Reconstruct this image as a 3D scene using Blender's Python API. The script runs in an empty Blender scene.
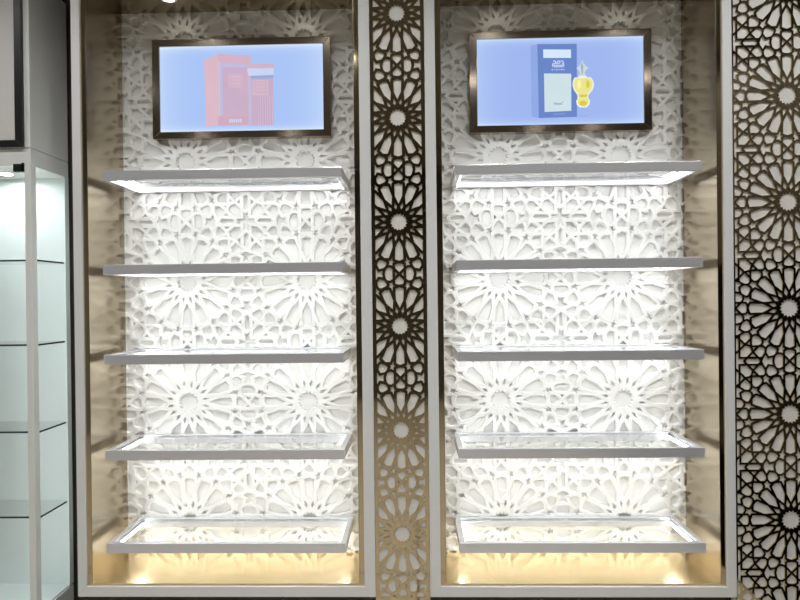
import bpy, bmesh, math
from mathutils import Vector, Matrix
from mathutils.geometry import delaunay_2d_cdt

PI = math.pi
SC = bpy.context.scene
COL = SC.collection
EYE = 1.3            # camera height
D = 2.22             # distance camera -> face of the display wall
BACK = 2.494         # face of the carved panels
WALL = 2.53          # the building wall behind the units

# ------------------------------------------------------------------ materials
def mat(name, col, rough=.5, metal=0., emit=None, estr=0., spec=.5, bump=0., bscale=40., vary=0.):
    m = bpy.data.materials.new(name); m.use_nodes = True
    nt = m.node_tree; b = nt.nodes['Principled BSDF']
    b.inputs['Base Color'].default_value = (*col, 1)
    b.inputs['Roughness'].default_value = rough
    b.inputs['Metallic'].default_value = metal
    b.inputs['Specular IOR Level'].default_value = spec
    if emit:
        b.inputs['Emission Color'].default_value = (*emit, 1)
        b.inputs['Emission Strength'].default_value = estr
    if bump or vary:
        tc = nt.nodes.new('ShaderNodeTexCoord')
        n = nt.nodes.new('ShaderNodeTexNoise'); n.inputs['Scale'].default_value = bscale
        n.inputs['Detail'].default_value = 3
        nt.links.new(tc.outputs['Object'], n.inputs['Vector'])
        if bump:
            bp = nt.nodes.new('ShaderNodeBump'); bp.inputs['Strength'].default_value = bump
            bp.inputs['Distance'].default_value = .01
            nt.links.new(n.outputs['Fac'], bp.inputs['Height'])
            nt.links.new(bp.outputs['Normal'], b.inputs['Normal'])
        if vary:
            mx = nt.nodes.new('ShaderNodeMix'); mx.data_type = 'RGBA'
            mx.inputs['A'].default_value = (*[c*(1-vary) for c in col], 1)
            mx.inputs['B'].default_value = (*[min(1, c*(1+vary)) for c in col], 1)
            nt.links.new(n.outputs['Fac'], mx.inputs['Factor'])
            nt.links.new(mx.outputs['Result'], b.inputs['Base Color'])
    return m

def srgb(r, g, b):
    f = lambda c: (c/255)/12.92 if c/255 <= .04045 else ((c/255+.055)/1.055)**2.4
    return (f(r), f(g), f(b))

def glass_mat(name, tint=(1, 1, 1), rough=0.):
    m = bpy.data.materials.new(name); m.use_nodes = True
    nt = m.node_tree; nt.nodes.clear()
    out = nt.nodes.new('ShaderNodeOutputMaterial')
    tr = nt.nodes.new('ShaderNodeBsdfTransparent'); tr.inputs['Color'].default_value = (*tint, 1)
    gl = nt.nodes.new('ShaderNodeBsdfGlossy'); gl.inputs['Roughness'].default_value = rough
    fr = nt.nodes.new('ShaderNodeFresnel'); fr.inputs['IOR'].default_value = 1.5
    mx = nt.nodes.new('ShaderNodeMixShader')
    ge = nt.nodes.new('ShaderNodeNewGeometry'); iv = nt.nodes.new('ShaderNodeMath'); iv.operation = 'SUBTRACT'
    iv.inputs[0].default_value = 1; nt.links.new(ge.outputs['Backfacing'], iv.inputs[1])
    mu = nt.nodes.new('ShaderNodeMath'); mu.operation = 'MULTIPLY'
    nt.links.new(fr.outputs['Fac'], mu.inputs[0]); nt.links.new(iv.outputs[0], mu.inputs[1])
    nt.links.new(mu.outputs[0], mx.inputs['Fac'])
    nt.links.new(tr.outputs[0], mx.inputs[1]); nt.links.new(gl.outputs[0], mx.inputs[2])
    nt.links.new(mx.outputs[0], out.inputs['Surface'])
    return m

M = {}
M['frame_white'] = mat('white_lacquer', srgb(228, 228, 226), .35, vary=.015, bscale=6)
M['relief'] = mat('white_carved_board', srgb(240, 239, 236), .42, vary=.012, bscale=9)
M['board'] = mat('white_backing_board', srgb(228, 225, 218), .4, vary=.015, bscale=7)
M['gold'] = mat('polished_gold_steel', (.61, .505, .335), .07, 1., bump=.02, bscale=5)
M['bronze'] = mat('champagne_mirror', (.47, .405, .30), .2, 1., bump=.06, bscale=11)
M['base_gold'] = mat('brushed_gold_sheet', (.90, .74, .46), .24, 1., bump=.04, bscale=9)
M['bezel'] = mat('bronze_bezel_mirror', (.52, .43, .34), .12, 1., bump=.02, bscale=5)
M['alu'] = mat('satin_grey_metal', (.76, .76, .78), .26, .5, vary=.02, bscale=12)
M['glass'] = glass_mat('clear_glass', (.97, .982, .98))
M['glass_edge'] = mat('green_black_glass_edge', srgb(40, 58, 56), .15)
M['led'] = mat('led_strip', (1, 1, 1), .5, emit=(.965, .985, 1.), estr=25.)
M['lamp'] = mat('downlight_lens', (1, 1, 1), .5, emit=(1., .93, .8), estr=14.)
M['lamp_cool'] = mat('cool_downlight_lens', (1, 1, 1), .5, emit=(.94, .985, 1.), estr=170.)
M['fill_cool'] = mat('cool_fill_strip', (1, 1, 1), .5, emit=(.95, .99, 1.), estr=15.)  # for the hidden strip added to brighten the showcase
M['black'] = mat('black_metal', srgb(28, 29, 28), .35)
M['plinth'] = mat('black_gloss_plinth', srgb(14, 13, 13), .08)
M['cab'] = mat('grey_white_lacquer', srgb(232, 232, 228), .4, vary=.015, bscale=5)
M['cab_in'] = mat('cool_white_liner', srgb(232, 240, 238), .45, vary=.01, bscale=5)
M['poster'] = mat('blank_lit_poster', srgb(200, 196, 192), .5, emit=srgb(190, 187, 182), estr=.12, vary=.02, bscale=3)
M['wall'] = mat('warm_grey_plaster', srgb(140, 138, 136), .8, vary=.04, bscale=3)
M['wall_dark'] = mat('dark_shop_wall', srgb(76, 71, 66), .6, vary=.1, bscale=2)
M['ceil'] = mat('pale_ceiling', srgb(120, 116, 110), .8, vary=.02, bscale=2)
M['shop_lamp'] = mat('shop_downlight_lens', (1, 1, 1), .5, emit=(1., .985, .96), estr=8.)

def floor_material():
    m = mat('polished_floor_tiles', srgb(170, 158, 140), .12)
    nt = m.node_tree; b = nt.nodes['Principled BSDF']
    tc = nt.nodes.new('ShaderNodeTexCoord')
    br = nt.nodes.new('ShaderNodeTexBrick')
    br.offset = 0; br.inputs['Scale'].default_value = 1.0
    br.inputs['Brick Width'].default_value = .8; br.inputs['Row Height'].default_value = .8
    br.inputs['Mortar Size'].default_value = .004
    br.inputs['Color1'].default_value = (*srgb(208, 200, 186), 1)
    br.inputs['Color2'].default_value = (*srgb(200, 191, 176), 1)
    br.inputs['Mortar'].default_value = (*srgb(90, 82, 72), 1)
    nt.links.new(tc.outputs['Object'], br.inputs['Vector'])
    nt.links.new(br.outputs['Color'], b.inputs['Base Color'])
    return m
M['floor'] = floor_material()

# ------------------------------------------------------------------ builders
class MB:
    """collects boxes / prisms / tubes, then becomes ONE mesh object"""
    def __init__(s): s.bm = bmesh.new()
    def box(s, x0, x1, y0, y1, z0, z1, mi=0):
        x0, x1 = sorted((x0, x1)); y0, y1 = sorted((y0, y1)); z0, z1 = sorted((z0, z1))
        v = [s.bm.verts.new(p) for p in ((x0,y0,z0),(x1,y0,z0),(x1,y1,z0),(x0,y1,z0),(x0,y0,z1),(x1,y0,z1),(x1,y1,z1),(x0,y1,z1))]
        for q in ((3,2,1,0),(4,5,6,7),(0,1,5,4),(1,2,6,5),(2,3,7,6),(3,0,4,7)):
            s.bm.faces.new([v[i] for i in q]).material_index = mi
        return s
    def poly_prism(s, pts, y0, y1, mi=0):
        """outline (x, z) extruded from y0 (front) to y1"""
        a = [s.bm.verts.new((x, y0, z)) for x, z in pts]; b = [s.bm.verts.new((x, y1, z)) for x, z in pts]
        n = len(pts)
        s.bm.faces.new(a).material_index = mi; s.bm.faces.new(b[::-1]).material_index = mi
        for i in range(n):
            s.bm.faces.new((a[i], b[i], b[(i+1) % n], a[(i+1) % n])).material_index = mi
        return s
    def ring(s, outer, inner, y0, y1, mi=0, bev=0.):
        """mitred rectangular frame in the xz plane; outer/inner = (x0, x1, z0, z1)"""
        def c(r): return ((r[0], r[2]), (r[1], r[2]), (r[1], r[3]), (r[0], r[3]))
        o, i = c(outer), c(inner)
        for k in range(4):
            l = (k+1) % 4
            s.poly_prism([o[k], o[l], i[l], i[k]], y0, y1, mi)
        return s
    def hring(s, outer, inner, z0, z1, mi=0):
        """mitred rectangular frame in the xy plane; outer/inner = (x0, x1, y0, y1)"""
        def c(r): return ((r[0], r[2]), (r[1], r[2]), (r[1], r[3]), (r[0], r[3]))
        o, i = c(outer), c(inner)
        for k in range(4):
            l = (k+1) % 4
            pts = [o[k], o[l], i[l], i[k]]
            a = [s.bm.verts.new((x, y, z0)) for x, y in pts]; b = [s.bm.verts.new((x, y, z1)) for x, y in pts]
            s.bm.faces.new(a[::-1]).material_index = mi; s.bm.faces.new(b).material_index = mi
            for j in range(4):
                s.bm.faces.new((a[j], a[(j+1) % 4], b[(j+1) % 4], b[j])).material_index = mi
        return s
    def disc(s, cx, cy, z0, z1, r, mi=0, n=32, r_in=0.):
        top = [s.bm.verts.new((cx+r*math.cos(2*PI*k/n), cy+r*math.sin(2*PI*k/n), z1)) for k in range(n)]
        bot = [s.bm.verts.new((cx+r*math.cos(2*PI*k/n), cy+r*math.sin(2*PI*k/n), z0)) for k in range(n)]
        for k in range(n): s.bm.faces.new((bot[k], bot[(k+1) % n], top[(k+1) % n], top[k])).material_index = mi
        if r_in:
            ti = [s.bm.verts.new((cx+r_in*math.cos(2*PI*k/n), cy+r_in*math.sin(2*PI*k/n), z1)) for k in range(n)]
            bi = [s.bm.verts.new((cx+r_in*math.cos(2*PI*k/n), cy+r_in*math.sin(2*PI*k/n), z0)) for k in range(n)]
            for k in range(n):
                l = (k+1) % n
                s.bm.faces.new((top[k], top[l], ti[l], ti[k])); s.bm.faces.new((bot[l], bot[k], bi[k], bi[l]))
                s.bm.faces.new((bi[l], bi[k], ti[k], ti[l]))
        else:
            s.bm.faces.new(top).material_index = mi; s.bm.faces.new(bot[::-1]).material_index = mi
        return s
    def build(s, name, mats, parent=None, bevel=0., loc=None):
        bmesh.ops.recalc_face_normals(s.bm, faces=s.bm.faces[:])
        me = bpy.data.meshes.new(name); s.bm.to_mesh(me); s.bm.free()
        return link(name, me, mats, parent, bevel)

def link(name, me, mats, parent=None, bevel=0.):
    for m in (mats if isinstance(mats, (list, tuple)) else [mats]): me.materials.append(m)
    o = bpy.data.objects.new(name, me); COL.objects.link(o)
    if parent:
        o.parent = parent
        off, p = Vector((0, 0, 0)), parent
        while p: off += p.location; p = p.parent
        me.transform(Matrix.Translation(-off))
    if bevel:
        b = o.modifiers.new('bevel', 'BEVEL'); b.width = bevel; b.segments = 2; b.limit_method = 'ANGLE'
    return o

def thing(name, label, cat, loc, group=None):
    o = bpy.data.objects.new(name, None); COL.objects.link(o)
    o.location = loc; o.empty_display_size = .05
    o['label'] = label; o['category'] = cat
    if group: o['group'] = group
    return o

def struct(o):
    o['kind'] = 'structure'; return o

def box_struct(name, m, *a):
    return struct(MB().box(*a).build(name, m))

# ------------------------------------------------------------------ the sixteen-fold star pattern
# One cell is 2 x 2 units with a rosette at its centre; (p, q) below are measured from a cell corner.
def polar(deg, r):
    a = math.radians(deg); return (1-r*math.sin(a), 1-r*math.cos(a))
def pattern():
    P = []
    arm = [(.066,-.066),(.21,-.066),(.155,0),(.21,.066)]
    cross = []
    for k in range(4):
        c, s = round(math.cos(k*PI/2)), round(math.sin(k*PI/2))
        cross += [(c*x-s*y, s*x+c*y) for x, y in arm]
    P.append(cross)
    P.append([(.155,0),(.21,.066),(.42,.066),(.475,0),(.42,-.066),(.21,-.066)])
    h = [(.493,.064),(.551,.158),(.604,.072),(.712,.095)]
    P.append([(.475,0)]+h+[(.695,0)]+[(x,-y) for x, y in h[::-1]])
    h = [(.715,.095),(.757,.143),(.825,.152),(.893,.112)]
    P.append([(.695,0)]+h+[(x,-y) for x, y in h[::-1]])
    P.append([(.893,.107),(1,0),(.893,-.107)])
    h = [(.893,.107),(.893,.195),(.945,.222)]
    P.append([(1,0)]+h+[(1,.226)]+[(2-x,y) for x, y in h[::-1]])
    for t in (0, 22.5, 45):
        c8 = (8.317, .7398); b = (11.25, .50)
        P.append([polar(t, .295), polar(t+b[0], b[1]), polar(t+c8[0], c8[1]), polar(t, .772), polar(t-c8[0], c8[1]), polar(t-b[0], b[1])])
    for t in (11.25, 33.75):
        P.append([polar(t, .45), polar(t+11.25, .295), polar(t, .195), polar(t-11.25, .295)])
    P.append([polar(k*11.25, .172 if k % 2 == 0 else .212) for k in range(32)])
    P.append([(.948,.227),(.893,.193),(.893,.112),(.825,.15),(.757,.143),(.787,.216),(.752,.266),(.819,.283),(.893,.463),(.893,.268)])
    P.append([(.656,.304),(.600,.291),(.558,.236),(.515,.28),(.472,.303),(.505,.357),(.487,.42),(.558,.407),(.696,.544),(.621,.365)])
    P.append([(.604,.072),(.712,.095),(.757,.143),(.787,.216),(.745,.258),(.70,.278),(.652,.298),(.600,.290),(.558,.236),(.551,.158)])
    P.append([(.318,.175),(.42,.066),(.493,.064),(.551,.158),(.558,.236),(.515,.28),(.425,.283)])
    P.append([(.21,.066),(.42,.066),(.318,.175)])
    P.append([(.318,.175),(.425,.283),(.283,.283)])
    P.append([(.066,.066),(.21,.066),(.318,.175),(.283,.283),(.175,.318),(.066,.21)])
    P.append([(.283,.283),(.425,.283),(.472,.303),(.505,.357),(.487,.42),(.455,.455),(.42,.487),(.357,.505),(.303,.472),(.283,.425)])
    out, seen = [], set()
    for poly in P:
        base = [(1-p, 1-q) for p, q in poly]
        for sw in (0, 1):
            for sx in (1, -1):
                for sy in (1, -1):
                    q = [((y, x) if sw else (x, y)) for x, y in base]
                    q = [(sx*x, sy*y) for x, y in q]
                    key = (round(sum(x for x, y in q)/len(q), 2), round(sum(y for x, y in q)/len(q), 2))
                    if key in seen: continue
                    seen.add(key); out.append(q)
    return out

def area(p):
    return sum(p[i][0]*p[(i+1) % len(p)][1]-p[(i+1) % len(p)][0]*p[i][1] for i in range(len(p)))/2
def inset(poly, w):
    """mitred inset; backs off if a small polygon would collapse"""
    if area(poly) < 0: poly = poly[::-1]
    n = len(poly)
    while w > 1e-4:
        res, ok = [], True
        for i in range(n):
            a, b, c = Vector(poly[i-1]), Vector(poly[i]), Vector(poly[(i+1) % n])
            d1, d2 = (b-a).normalized(), (c-b).normalized()
            n1, n2 = Vector((-d1.y, d1.x)), Vector((-d2.y, d2.x))
            k = 1+n1.dot(n2)
            m = (n1+n2)/max(k, .05)
            v = b+m*w; res.append((v.x, v.y))
        for i in range(n):
            e = Vector(poly[(i+1) % n])-Vector(poly[i]); f = Vector(res[(i+1) % n])-Vector(res[i])
            if e.dot(f) <= 0: ok = False; break
        if ok and area(res) > 0: return res
        w *= .85
    return poly

def clip(poly, r):
    x0, x1, z0, z1 = r
    for ax, lim, sg in ((0, x0, 1), (0, x1, -1), (1, z0, 1), (1, z1, -1)):
        out = []
        for i in range(len(poly)):
            a, b = poly[i-1], poly[i]
            ina, inb = sg*(a[ax]-lim) >= 0, sg*(b[ax]-lim) >= 0
            if ina != inb:
                t = (lim-a[ax])/(b[ax]-a[ax])
                out.append((a[0]+t*(b[0]-a[0]), a[1]+t*(b[1]-a[1])))
            if inb: out.append(b)
        poly = out
        if len(poly) < 3: return []
    return poly

def perforated(outer, window, cx, cz, pitch, hw, chamfer=None):
    """top-plane triangles of a rectangle with the star pattern cut through it.
    returns list of (hole_ring, mid_ring or None), tri verts, tri faces"""
    half = pitch/2
    base = pattern()
    holes, seen = [], set()
    i0, i1 = math.floor((window[0]-cx)/pitch-.6), math.ceil((window[1]-cx)/pitch+.6)
    j0, j1 = math.floor((window[2]-cz)/pitch-.6), math.ceil((window[3]-cz)/pitch+.6)
    for i in range(i0, i1+1):
        for j in range(j0, j1+1):
            for poly in base:
                q = [(cx+i*pitch+x*half, cz+j*pitch+y*half) for x, y in poly]
                key = (round(sum(x for x, y in q)/len(q)/half, 2), round(sum(y for x, y in q)/len(q)/half, 2))
                if any((key[0]+a, key[1]+b) in seen for a in (0, .01, -.01) for b in (0, .01, -.01)): continue
                seen.add(key)
                big = inset(q, hw*half)
                xs = [v[0] for v in big]; zs = [v[1] for v in big]
                if max(xs) < window[0] or min(xs) > window[1] or max(zs) < window[2] or min(zs) > window[3]: continue
                whole = min(xs) > window[0] and max(xs) < window[1] and min(zs) > window[2] and max(zs) < window[3]
                if whole:
                    mid = None
                    if chamfer:
                        mid = inset(q, chamfer*half)
                        if len(mid) != len(big): mid = None
                    holes.append((big, mid))
                else:
                    c = clip(big, window)
                    cc = []
                    for v in c:
                        if not cc or (abs(v[0]-cc[-1][0])+abs(v[1]-cc[-1][1])) > 1e-5: cc.append(v)
                    if len(cc) >= 3 and abs(area(cc)) > 1e-6: holes.append((cc, None))
    V = [(outer[0], outer[2]), (outer[1], outer[2]), (outer[1], outer[3]), (outer[0], outer[3])]
    F = []
    E = [(0, 1), (1, 2), (2, 3), (3, 0)]
    for big, mid in holes:
        b = len(V); V += big; F.append(list(range(b, b+len(big))))
    co, ed, fa, ov, oe, of = delaunay_2d_cdt([Vector(v) for v in V], E, F, 0, 1e-6)
    tris = [f for f, o in zip(fa, of) if not o]
    return holes, [tuple(c) for c in co], tris

def plate_mesh(name, outer, window, cx, cz, pitch, hw, y0, y1):
    """flat perforated sheet from y0 (front) to y1 (back)"""
    holes, co, tris = perforated(outer, window, cx, cz, pitch, hw)
    bm = bmesh.new()
    used = sorted({i for t in tris for i in t})
    a = {i: bm.verts.new((co[i][0], y0, co[i][1])) for i in used}
    b = {i: bm.verts.new((co[i][0], y1, co[i][1])) for i in used}
    edges = {}
    for t in tris:
        bm.faces.new([a[i] for i in t]); bm.faces.new([b[i] for i in t[::-1]])
        for k in range(len(t)):
            e = (t[k], t[(k+1) % len(t)]); edges[e] = 1
    for (p, q) in edges:
        if (q, p) not in edges:
            try: bm.faces.new((a[q], a[p], b[p], b[q]))
            except ValueError: pass
    bmesh.ops.recalc_face_normals(bm, faces=bm.faces[:])
    me = bpy.data.meshes.new(name); bm.to_mesh(me); bm.free()
    return me

def relief_mesh(name, outer, window, cx, cz, pitch, hw, hw2, y0, ymid, yfloor, yback):
    """thick carved board: star holes with a sloped shoulder sunk down to yfloor, solid behind"""
    holes, co, tris = perforated(outer, window, cx, cz, pitch, hw, hw2)
    bm = bmesh.new()
    a = {}
    def top(i):
        if i not in a: a[i] = bm.verts.new((co[i][0], y0, co[i][1]))
        return a[i]
    for t in tris: bm.faces.new([top(i) for i in t])
    def wall(r0, ya, r1, yb):
        n = len(r0)
        va = [bm.verts.new((x, ya, z)) for x, z in r0]; vb = [bm.verts.new((x, yb, z)) for x, z in r1]
        for k in range(n):
            bm.faces.new((va[k], vb[k], vb[(k+1) % n], va[(k+1) % n]))
    for big, mid in holes:
        if mid:
            wall(big, y0, mid, ymid); wall(mid, ymid, mid, yfloor)
        else:
            wall(big, y0, big, yfloor)
    x0, x1, z0, z1 = outer
    v = [bm.verts.new(p) for p in ((x0,yfloor,z0),(x1,yfloor,z0),(x1,yback,z0),(x0,yback,z0),(x0,yfloor,z1),(x1,yfloor,z1),(x1,yback,z1),(x0,yback,z1))]
    for q in ((3,2,1,0),(4,5,6,7),(0,1,5,4),(1,2,6,5),(2,3,7,6),(3,0,4,7)): bm.faces.new([v[i] for i in q])
    c = [(x0, z0), (x1, z0), (x1, z1), (x0, z1)]
    wall(c, y0, c, yfloor)
    bmesh.ops.remove_doubles(bm, verts=bm.verts[:], dist=1e-6)
    bmesh.ops.recalc_face_normals(bm, faces=bm.faces[:])
    me = bpy.data.meshes.new(name); bm.to_mesh(me); bm.free()
    return me

# ------------------------------------------------------------------ the room
XL, XR, YR, CEIL = -3.2, 2.05, -3.2, 2.95
box_struct('floor', M['floor'], XL, XR, YR, WALL+.12, -.1, 0)
box_struct('ceiling', M['ceil'], XL, XR, YR, WALL+.12, CEIL, CEIL+.1)
box_struct('wall_back', M['wall_dark'], XL, XR, WALL, WALL+.12, 0, CEIL)
box_struct('wall_left', M['wall'], XL-.1, XL, YR, WALL+.12, 0, CEIL)
box_struct('wall_right', M['wall_dark'], XR, XR+.1, YR, WALL+.12, 0, CEIL)
box_struct('unseen_dark_panel', M['plinth'], XR-.03, XR, YR, WALL, 0, 1.5)  # unseen black panel, added to darken what the right lattice reflects
box_struct('unseen_dark_floor_strip', M['plinth'], 1.45, XR-.03, YR, WALL, 0, .004)  # unseen black floor strip, added so the right lattice foot reflects dark
box_struct('wall_rear', M['wall_dark'], XL, XR, YR-.1, YR, 0, CEIL)

# ------------------------------------------------------------------ the two lit display bays
ZB_FRAME = EYE-1.1035
Z_OPEN = EYE-1.0650          # bottom of the white frame's opening
Z_BASE = EYE-1.056           # top of the gold base sheet
Z_SOFF = EYE+1.206           # underside of the soffit
Z_TOP = EYE+1.262
FRAME_Y = D-.012

def display_bay(xo0, xi0, xi1, xo1, pat_cx, pat_cz, pitch, label):
    root = thing('display_bay', label, 'display cabinet', ((xo0+xo1)/2, BACK, ZB_FRAME), 'lit perfume display bays')
    cx = (xi0+xi1)/2
    w0, w1 = xi0+.018, xi1-.0175        # the mirrored side walls
    MB().ring((xo0, xo1, ZB_FRAME, Z_TOP), (xi0, xi1, Z_OPEN, Z_SOFF+.012), FRAME_Y, D+.02).build('frame', M['frame_white'], root, .0015)
    MB().ring((xi0, xi1, Z_OPEN, Z_SOFF+.012), (w0, w1, Z_BASE-.003, Z_SOFF), D-.004, D+.018).build('mirror_trim', M['gold'], root)
    for a, b in ((xo0+.002, w0), (w1, xo1-.002)):
        MB().box(a, b, D+.02, WALL, ZB_FRAME, Z_TOP).build('side_carcass', M['frame_white'], root)
    for a, b in ((w0, w0+.003), (w1-.003, w1)):
        MB().box(a, b, D-.005, BACK+.001, Z_BASE, Z_SOFF).build('side_mirror', M['bronze'], root)
    MB().box(w0, w1, D-.005, BACK+.001, Z_SOFF, Z_SOFF+.02).build('soffit', M['bronze'], root)
    MB().box(w0, w1, D+.0185, BACK+.001, Z_BASE-.02, Z_BASE).box(w0, w1, D-.005, D+.0185, Z_BASE-.003, Z_BASE).build('base_sheet', M['base_gold'], root)
    rect = (w0-.028, w1+.028, Z_BASE-.022, Z_SOFF+.03)
    me = relief_mesh('relief_panel', rect, (rect[0]+.004, rect[1]-.004, rect[2]+.004, rect[3]-.004),
                     pat_cx, pat_cz, pitch, .020, .031, BACK, BACK+.003, BACK+.017, WALL-.002)
    link('relief_panel', me, M['relief'], root)
    return root, w0, w1

L_ROOT, LW0, LW1 = display_bay(-1.272, -1.2395, -.198, -.1575, -.957, EYE+.5815, .505,
    'left display bay, white frame around a white carved star panel, salmon box on its screen')
R_ROOT, RW0, RW1 = display_bay(.0445, .0835, 1.1245, 1.1585, .3505, EYE+.5815, .505,
    'right display bay, white frame around a white carved star panel, blue box on its screen')

# shelves: mitred metal ring, glass let into it, an LED strip inside the front rail
SH_Y0, SH_Y1 = D-.001, BACK
SHELF_W, SHELF_H, BAR = .90, .0365, .02
def make_shelf():
    root = thing('glass_shelf', '', 'shelf', (0, BACK, 0))
    w = SHELF_W/2; x0, x1 = -w, w
    MB().hring((x0, x1, SH_Y0, SH_Y1), (x0+BAR, x1-BAR, SH_Y0+BAR, SH_Y1-BAR), -SHELF_H, 0).hring((x0+BAR, x1-BAR, SH_Y0+BAR, SH_Y1-BAR), (x0+BAR+.006, x1-BAR-.006, SH_Y0+BAR+.014, SH_Y1-BAR-.006), -.016, -.0125).build('frame', M['alu'], root, .0012)  # inner lip added above the LEDs to stop their light going up
    g = MB().box(x0+BAR, x1-BAR, SH_Y0+BAR, SH_Y1-BAR, -.012, -.004).build('glass_pane', M['glass'], root)
    a, t = .0075, -.0165
    s = MB().box(x0+BAR+a, x1-BAR-a, SH_Y0+BAR, SH_Y0+BAR+a, t-a, t)
    for q0, q1 in ((x0+BAR, x0+BAR+a), (x1-BAR-a, x1-BAR)): s.box(q0, q1, SH_Y0+BAR+.012, SH_Y1-BAR-.012, t-a, t)
    s.build('led_strip', M['led'], root)
    return root
def copy_tree(o):
    c = o.copy(); COL.objects.link(c)
    for ch in o.children:
        k = ch.copy(); COL.objects.link(k); k.parent = c
    return c
SHELF_Z = [.4885, .1365, -.2010, -.5600, -.9090]
ORD = ['top', 'second', 'middle', 'fourth', 'lowest']
NOTE = ['just under the salmon box screen', 'second down below the salmon box screen',
        'third below the salmon box screen', 'next to lowest', 'just above the gold base']
NOTE2 = [n.replace('salmon', 'blue') for n in NOTE]
proto = make_shelf(); first = True
for cx, side, notes in ((-.7175, 'left', NOTE), (.6045, 'right', NOTE2)):
    for k, z in enumerate(SHELF_Z):
        o = proto if first else copy_tree(proto); first = False
        o.location = (cx, BACK, EYE+z)
        o['label'] = f'{ORD[k]} grey framed glass shelf in {side} bay, {notes[k]}'
        o['group'] = f'lit glass shelves in the {side} bay'

# screens
def screen(cx, zc, w, h, bez, label):
    root = thing('wall_screen', label, 'screen', (cx, BACK, EYE+zc), 'screens above the shelves')
    x0, x1, z0, z1 = cx-w/2, cx+w/2, EYE+zc-h/2, EYE+zc+h/2
    y0 = BACK-.030
    MB().ring((x0, x1, z0, z1), (x0+bez, x1-bez, z0+bez*.93, z1-bez*.93), y0, BACK).build('bezel', M['bezel'], root, .0012)
    disp = MB().box(x0+bez, x1-bez, y0+.006, BACK-.002, z0+bez*.93, z1-bez*.93)
    return root, disp, (x0+bez, x1-bez, z0+bez*.93, z1-bez*.93), y0+.006

def screen_mat(name, mid, edge):
    """lit display: flat blue picture with a paler glow along its edges"""
    m = bpy.data.materials.new(name); m.use_nodes = True
    nt = m.node_tree; nt.nodes.clear()
    out = nt.nodes.new('ShaderNodeOutputMaterial'); e = nt.nodes.new('ShaderNodeEmission')
    tc = nt.nodes.new('ShaderNodeTexCoord'); sp = nt.nodes.new('ShaderNodeSeparateXYZ')
    nt.links.new(tc.outputs['Generated'], sp.inputs[0])
    def math_(op, a, b=None):
        n = nt.nodes.new('ShaderNodeMath'); n.operation = op
        for i, v in enumerate((a, b)):
            if v is None: continue
            if isinstance(v, (int, float)): n.inputs[i].default_value = v
            else: nt.links.new(v, n.inputs[i])
        return n.outputs[0]
    vz = math_('POWER', math_('ABSOLUTE', math_('MULTIPLY', math_('SUBTRACT', sp.outputs['Z'], .5), 2)), 14)
    vx = math_('POWER', math_('ABSOLUTE', math_('MULTIPLY', math_('SUBTRACT', sp.outputs['X'], .5), 2)), 5)
    fac = math_('MINIMUM', math_('ADD', vz, math_('MULTIPLY', vx, .45)), 1)
    mx = nt.nodes.new('ShaderNodeMix'); mx.data_type = 'RGBA'
    mx.inputs['A'].default_value = (*mid, 1); mx.inputs['B'].default_value = (*edge, 1)
    nt.links.new(fac, mx.inputs['Factor']); nt.links.new(mx.outputs['Result'], e.inputs['Color'])
    nt.links.new(e.outputs[0], out.inputs['Surface'])
    return m
def glow(name, r, g, b):
    m = bpy.data.materials.new(name); m.use_nodes = True
    nt = m.node_tree; nt.nodes.clear()
    out = nt.nodes.new('ShaderNodeOutputMaterial'); e = nt.nodes.new('ShaderNodeEmission')
    tc = nt.nodes.new('ShaderNodeTexCoord'); n = nt.nodes.new('ShaderNodeTexNoise'); n.inputs['Scale'].default_value = 3
    mx = nt.nodes.new('ShaderNodeMix'); mx.data_type = 'RGBA'
    c = srgb(r, g, b)
    mx.inputs['A'].default_value = (*[k*.95 for k in c], 1); mx.inputs['B'].default_value = (*[k*1.05 for k in c], 1)
    nt.links.new(tc.outputs['Generated'], n.inputs['Vector']); nt.links.new(n.outputs['Fac'], mx.inputs['Factor'])
    nt.links.new(mx.outputs['Result'], e.inputs['Color']); nt.links.new(e.outputs[0], out.inputs['Surface'])
    return m

class Pic:
    """a lit picture on a display: polygons in 0..1 screen coordinates (v down), stacked by tiny steps"""
    def __init__(s, rect, y): s.r, s.y, s.mb, s.mats, s.k = rect, y, MB(), [], 0
    def add(s, pts, m):
        x0, x1, z0, z1 = s.r
        if m not in s.mats: s.mats.append(m)
        s.k += 1
        y = s.y-.0004-.00012*s.k
        s.mb.poly_prism([(x0+u*(x1-x0), z1-v*(z1-z0)) for u, v in pts], y, y+.0001, s.mats.index(m))
    def rect(s, u0, v0, u1, v1, m): s.add([(u0, v0), (u1, v0), (u1, v1), (u0, v1)], m)
    def build(s, parent): return s.mb.build('picture', s.mats, parent)

# left screen: salmon carton with a pillar-shaped bottle
root, mb, r, y = screen(-.708, .8755, .7415, .411, .031,
    'bronze framed screen showing a salmon carton and pink bottle, in the left bay')
d = mb.build('display', screen_mat('display_glow_left', srgb(170, 197, 246), srgb(214, 232, 255)), root)
px = lambda X, Y: ((X-77)/636, (Y-94)/338)
G = {k: glow('picture_'+k, *c) for k, c in dict(
    salmon=(212, 180, 198), salmon_side=(220, 186, 200), salmon_mid=(202, 176, 200), salmon_deep=(208, 172, 190), pale=(216, 192, 210), lav=(190, 190, 226),
    haze=(200, 214, 244), groove=(192, 166, 196), cap=(214, 178, 196), cuff=(160, 172, 214)).items()}
p = Pic(r, y)
P2 = lambda pts: [px(*q) for q in pts]
p.add(P2([(250,150),(303,125),(303,409),(255,413)]), G['salmon_side'])
p.add(P2([(303,125),(433,133),(433,409),(303,409)]), G['salmon'])
p.add(P2([(303,150),(312,160),(312,370),(303,372)]), G['pale'])
p.add(P2([(312,160),(433,170),(433,180),(322,176),(322,370),(312,370)]), G['lav'])
p.add(P2([(322,178),(418,182),(420,370),(322,370)]), G['salmon_mid'])
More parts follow.
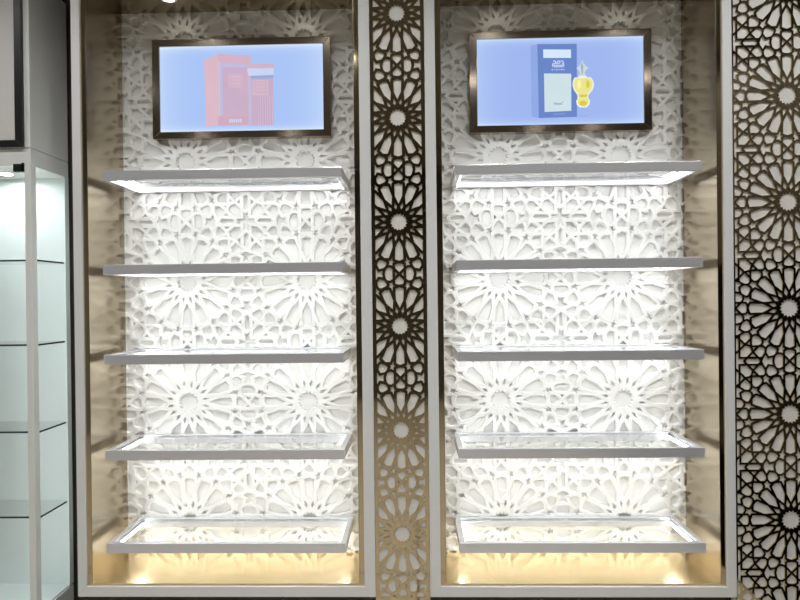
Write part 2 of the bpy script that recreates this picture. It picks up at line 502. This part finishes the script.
p.add(P2([(342,204),(400,208),(400,264),(342,262)]), G['salmon'])
for k, (a, b) in enumerate(((352, 390), (358, 384), (352, 388))):
    p.add(P2([(a,214+k*14),(b,215+k*14),(b,219+k*14),(a,218+k*14)]), G['pale'])
p.add(P2([(303,372),(420,372),(420,409),(303,409)]), G['salmon_deep'])
for k in range(6):      # worn little letters along the foot of the carton
    p.add(P2([(346+k*8.5,384),(352+k*8.5,384),(352+k*8.5,398),(346+k*8.5,398)]), G['haze'])
p.add(P2([(425,228),(520,228),(520,412),(425,412)]), G['salmon_mid'])
for k in range(7):
    X = 455+k*9.2
    p.add(P2([(X,292),(X+2.6,292),(X+2.6,412),(X,412)]), G['groove'])
    p.add(P2([(X+3,292),(X+5.6,292),(X+5.6,412),(X+3,412)]), G['pale'])
p.add(P2([(425,228),(434,228),(434,412),(425,412)]), G['lav'])
p.add(P2([(418,187),(522,187),(522,216),(424,216)]), G['haze'])
p.add(P2([(428,216),(522,214),(518,228),(436,228)]), G['cuff'])
p.add(P2([(432,168),(522,170),(522,186),(418,187)]), G['cap'])
p.add(P2([(440,234),(500,234),(500,292),(440,292)]), G['pale'])
p.add(P2([(443,237),(497,237),(497,289),(443,289)]), G['salmon'])
for k in range(3): p.add(P2([(452,246+k*13),(488,246+k*13),(488,249+k*13),(452,249+k*13)]), G['pale'])
p.build(d)

# right screen: blue carton and amber flask
root, mb, r, y = screen(.602, .8775, .7385, .413, .0318,
    'bronze framed screen showing a blue carton and amber flask, in the right bay')
d = mb.build('display', screen_mat('display_glow_right', srgb(160, 184, 240), srgb(196, 220, 252)), root)
px = lambda X, Y: ((X-66)/653, (Y-94)/335)
G = {k: glow('picture_'+k, *c) for k, c in dict(
    blue=(108, 136, 202), blue_side=(146, 170, 230), white=(214, 234, 250), cream=(206, 226, 232), ink=(120, 140, 160), logo=(214, 226, 250),
    amber=(236, 230, 140), amber_hi=(250, 244, 176), amber_lo=(222, 200, 80), stopper=(206, 218, 220), stopper_lo=(160, 178, 200), rim=(240, 244, 226)).items()}
p = Pic(r, y)
p.add(P2([(278,122),(305,116),(308,402),(280,396)]), G['blue_side'])
p.add(P2([(305,116),(460,118),(458,400),(308,402)]), G['blue'])
p.add(P2([(328,137),(437,140),(437,172),(328,170)]), G['white'])
p.add(P2([(330,230),(437,233),(436,376),(331,379)]), G['cream'])
def stroke(pts, w, m):
    for (ax, ay), (bx, by) in zip(pts, pts[1:]):
        L = math.hypot(bx-ax, by-ay) or 1; nx, ny = -(by-ay)/L*w/2, (bx-ax)/L*w/2
        p.add(P2([(ax+nx, ay+ny), (bx+nx, by+ny), (bx-nx, by-ny), (ax-nx, ay-ny)]), m)
# the flowing white emblem on the carton and the small line under it
stroke([(366,184),(374,182),(378,190),(370,195),(366,191)], 3.4, G['logo'])
stroke([(380,196),(384,184),(391,183),(394,190),(386,194)], 3.4, G['logo'])
stroke([(396,183),(404,184),(407,191),(400,196)], 3.4, G['logo'])
stroke([(362,200),(410,200)], 3.2, G['logo']); stroke([(368,206),(406,206)], 3.2, G['logo'])
stroke([(364,193),(364,206)], 2.6, G['logo']); stroke([(408,193),(408,205)], 2.6, G['logo'])
for X, W in ((360,5),(370,3),(378,5),(388,3),(396,6),(406,4)): p.add(P2([(X,215),(X+W,215),(X+W,219),(X,219)]), G['logo'])
stroke([(366,349),(372,344),(376,350),(382,346),(388,350),(404,343)], 2.2, G['ink']); stroke([(368,353),(402,351)], 1.4, G['ink'])
for k in range(8): p.add(P2([(364+k*6,387),(368+k*6,387),(368+k*6,391),(364+k*6,391)]), G['blue_side'])
for k in range(7): p.add(P2([(462+k*5.4,396),(465.5+k*5.4,396),(465.5+k*5.4,400),(462+k*5.4,400)]), G['blue_side'])
def oval(cx, cy, rx, ry, n=28, pw=1.):
    return [(cx+rx*math.copysign(abs(math.cos(t))**pw, math.cos(t)), cy+ry*math.copysign(abs(math.sin(t))**pw, math.sin(t))) for t in [2*PI*k/n for k in range(n)]]
p.add(P2([(479,182),(484,194),(492,206),(504,214),(492,224),(488,234),(495,246),(463,246),(470,234),(466,224),(456,214),(467,206),(475,194)]), G['stopper'])
p.add(P2([(479,190),(483,206),(481,238),(477,238),(473,206)]), G['stopper_lo'])
p.add(P2([(465,244),(495,244),(497,251),(463,251)]), G['rim'])
p.add(P2([(448,250),(512,250),(520,262),(525,280),(518,300),(502,318),(500,328),(508,340),(506,355),(494,366),(468,366),(456,355),(454,340),(462,328),(460,318),(446,300),(440,280),(442,262)]), G['rim'])
p.add(P2([(452,254),(508,254),(516,266),(519,280),(512,298),(497,315),(466,315),(450,298),(445,280),(447,266)]), G['amber'])
p.add(P2(oval(481, 343, 22, 19)), G['amber'])
p.add(P2(oval(481, 350, 15, 10)), G['amber_lo'])
p.add(P2(oval(466, 277, 8, 18)), G['amber_hi'])
p.add(P2(oval(500, 277, 6, 15)), G['amber_lo'])
p.add(P2([(464,316),(498,316),(496,326),(466,326)]), G['amber_lo'])
p.build(d)

# soffit downlights
for cx, lab in ((-.97, 'small round downlight in the left bay soffit, over the left half of the screen'), (-.45, 'small round downlight in the left bay soffit, over the right half of the screen'),
                (.35, 'small round downlight in the right bay soffit, over the left half of the screen'), (.86, 'small round downlight in the right bay soffit, over the right half of the screen')):
    t = thing('downlight', lab, 'downlight', (cx, 2.372, Z_SOFF), 'soffit downlights')
    MB().disc(cx, 2.372, Z_SOFF-.004, Z_SOFF+.012, .034, r_in=.024).build('ring', M['alu'], t)
    MB().disc(cx, 2.372, Z_SOFF-.001, Z_SOFF+.010, .024).build('lens', M['lamp'], t)

# ------------------------------------------------------------------ pierced gold lattices on white boards
def lattice(x0, x1, z0, z1, border, cx, cz, pitch, hw, label):
    root = thing('lattice_panel', label, 'decorative panel', ((x0+x1)/2, D+.02, z0), 'pierced gold lattice panels')
    MB().box(x0, x1, D-.005, D+.03, z0, z1).build('backing_board', M['board'], root)
    win = (x0+border[0], x1-border[1], z0+border[2], z1-border[3])
    me = plate_mesh('lattice', (x0+.0005, x1-.0005, z0, z1), win, cx, cz, pitch, hw, D-.010, D-.005)
    link('lattice', me, M['gold'], root)
    return root
lattice(-.1570, .0440, EYE-1.117, Z_TOP, (.0135, .0135, .013, .01), -.0565, EYE-.487, .3838, .026,
        'narrow gold star lattice on white board between the two bays')
lattice(1.1592, 1.5540, 0, Z_TOP, (.0055, .0055, .03, .01), 1.3565, EYE+.3335, .3852, .0185,
        'wide gold star lattice on white board right of the right bay')
# carcass behind the lattices, the black plinth and the fascia above everything
box_struct('trim_1', M['board'], -.1570, .0440, D+.03, WALL, EYE-1.117, Z_TOP)
box_struct('trim_2', M['board'], 1.1592, 1.5540, D+.03, WALL, 0, Z_TOP)
box_struct('trim_3', M['cab'], -1.272, 1.5540, D-.012, WALL, Z_TOP, CEIL)
box_struct('baseboard_back', M['plinth'], -1.272, 1.1585, D+.03, WALL, 0, EYE-1.117)
box_struct('baseboard_front', M['plinth'], -.1570, .0440, D-.005, D+.03, 0, EYE-1.117)

# ------------------------------------------------------------------ glass cabinet at the left
CX1 = -1.460; CX0 = -2.46; CF = 2.255; CB = 2.505
cab = thing('glass_cabinet', 'grey white showcase with glass side and framed blank poster, at the left edge', 'display cabinet', ((CX0+CX1)/2, CB, 0))
zs = EYE+.590; zg = EYE+.522; zf = EYE-1.190
MB().box(CX0, CX1, CF, CB, zs, 2.56).build('upper_box', M['cab'], cab, .002)
MB().box(CX0, CX1, CF+.0005, CB, zg, zs-.002).build('head_rail', M['cab'], cab, .0015)
MB().box(CX0, CX1, CF, CB, 0, zf-.006).build('plinth', M['cab'], cab, .0015)
MB().box(CX0+.02, CX1-.006, CF+.004, CB, zf-.006, zf).build('floor_panel', M['cab_in'], cab)
MB().box(CX0, CX1, CB-.012, CB, zf, zg).build('back_panel', M['cab_in'], cab)
MB().box(CX1-.012, CX1, CB-.028, CB-.012, zf, zg).build('rear_post', M['cab_in'], cab)
for a, b in ((CX1-.025, CX1), (CX0, CX0+.025)):
    MB().box(a, b, CF, CF+.033, zf-.006, zg).build('post', M['cab'], cab, .002)
MB().box(CX1-.022, CX1-.013, CF+.0335, CF+.039, zf+.02, zg-.03).build('led_strip', M['fill_cool'], cab)  # hidden glowing strip added behind the post to brighten the lower interior
MB().box(CX1-.007, CX1-.001, CF+.033, CB-.012, zf-.004, zg).build('side_glass', M['glass'], cab)
MB().box(CX0+.001, CX0+.007, CF+.033, CB-.012, zf-.004, zg).build('side_glass', M['glass'], cab)
MB().box(CX0+.027, CX1-.027, CF+.004, CF+.010, zf+.004, zg-.004).build('door_glass', M['glass'], cab)
hz = EYE+.5125
MB().box(CX1-.066, CX1-.025, CF-.004, CF+.016, hz-.014, hz+.0155).box(CX1-.034, CX1-.0245, CF-.004, CF+.02, hz-.014, hz+.0195).build('hinge', M['black'], cab, .001)
for dz, lab in ((.166, 'topmost'), (-.163, 'second'), (-.502, 'third'), (-.834, 'lowest')):
    s = thing('cabinet_shelf', f'{lab} clear glass shelf with dark edge inside the left showcase', 'shelf', ((CX0+CX1)/2, CB-.012, EYE+dz), 'glass shelves inside the showcase')
    MB().box(CX0+.009, CX1-.009, CF+.042, CB-.012, EYE+dz-.007, EYE+dz).build('pane', M['glass'], s)
    MB().box(CX0+.009, CX1-.009, CF+.040, CF+.042, EYE+dz-.007, EYE+dz).box(CX1-.0095, CX1-.0075, CF+.040, CB-.012, EYE+dz-.007, EYE+dz).build('polished_edge', M['glass_edge'], s)
px0, px1, pz0, pz1 = CX0+.03, CX1-.022, zs+.002, 2.53
pf = thing('poster_frame', 'black framed pale blank poster on the showcase upper front', 'poster', ((px0+px1)/2, CF, pz0))
MB().ring((px0, px1, pz0, pz1), (px0+.028, px1-.0285, pz0+.025, pz1-.025), CF-.014, CF).build('frame', M['black'], pf, .001)
MB().box(px0+.028, px1-.0285, CF-.006, CF, pz0+.025, pz1-.025).build('poster_sheet', M['poster'], pf)
for lx, lab in ((-1.645, 'cool white round downlight in the left showcase, nearest its glass side'), (-1.95, 'added unseen cool fill lamp in the middle of the left showcase head'), (-2.25, 'added unseen cool fill lamp in the left showcase, farthest from the bays')):  # second and third are added lamps out of view, brightening the lower interior
    t = thing('downlight', lab, 'downlight', (lx, CF+.125, zg))
    MB().disc(lx, CF+.125, zg-.005, zg, .036, r_in=.027).build('ring', M['cab'], t)
    MB().disc(lx, CF+.125, zg-.002, zg, .027).build('lens', M['lamp_cool'], t)

# ------------------------------------------------------------------ shop ceiling lights (they light the fronts)
for ly in (1.45, .35, -1.0, -2.3):
    for lx in (-2.1, -1.2, 1.2, 1.75) if ly < 0 else (-2.1, -1.2, -.45, .45, 1.2, 1.75):
        t = thing('ceiling_downlight', 'round recessed white downlight in the shop ceiling', 'ceiling light', (lx, ly, CEIL), 'shop ceiling downlights')
        MB().disc(lx, ly, CEIL-.008, CEIL, .075, r_in=.055).build('ring', M['cab'], t)
        MB().disc(lx, ly, CEIL-.004, CEIL, .055).build('lens', M['shop_lamp'], t)
        ld = bpy.data.lights.new('shop_spot', 'SPOT'); ld.energy = 24; ld.color = (.985, .995, 1.)
        ld.spot_size = math.radians(140); ld.spot_blend = .6; ld.shadow_soft_size = .05
        lo = bpy.data.objects.new('shop_spot', ld); COL.objects.link(lo); lo.location = (lx, ly, CEIL-.02)

# ------------------------------------------------------------------ camera, world, view
w = bpy.data.worlds.new('world'); SC.world = w; w.use_nodes = True
w.node_tree.nodes['Background'].inputs[0].default_value = (.5, .52, .55, 1)
w.node_tree.nodes['Background'].inputs[1].default_value = .05
f = 600.
roll, yaw, pitch = .0115, math.atan(15/f), math.atan(-2/f)
fw = Vector((-math.sin(yaw)*math.cos(pitch), math.cos(yaw)*math.cos(pitch), math.sin(pitch)))
r0 = fw.cross(Vector((0, 0, 1))).normalized(); u0 = r0.cross(fw)
R = r0*math.cos(roll)-u0*math.sin(roll); U = r0*math.sin(roll)+u0*math.cos(roll)
cam = bpy.data.cameras.new('camera'); cam.sensor_width = 36; cam.lens = f*36/800; cam.clip_start = .02
co = bpy.data.objects.new('camera', cam); COL.objects.link(co)
mw = Matrix((R, U, -fw)).transposed().to_4x4(); mw.translation = Vector((0, 0, EYE))
co.matrix_world = mw
SC.camera = co
SC.view_settings.view_transform = 'Standard'; SC.view_settings.look = 'None'
SC.view_settings.exposure = 0.; SC.view_settings.gamma = 1.; SC.view_settings.use_curve_mapping = False
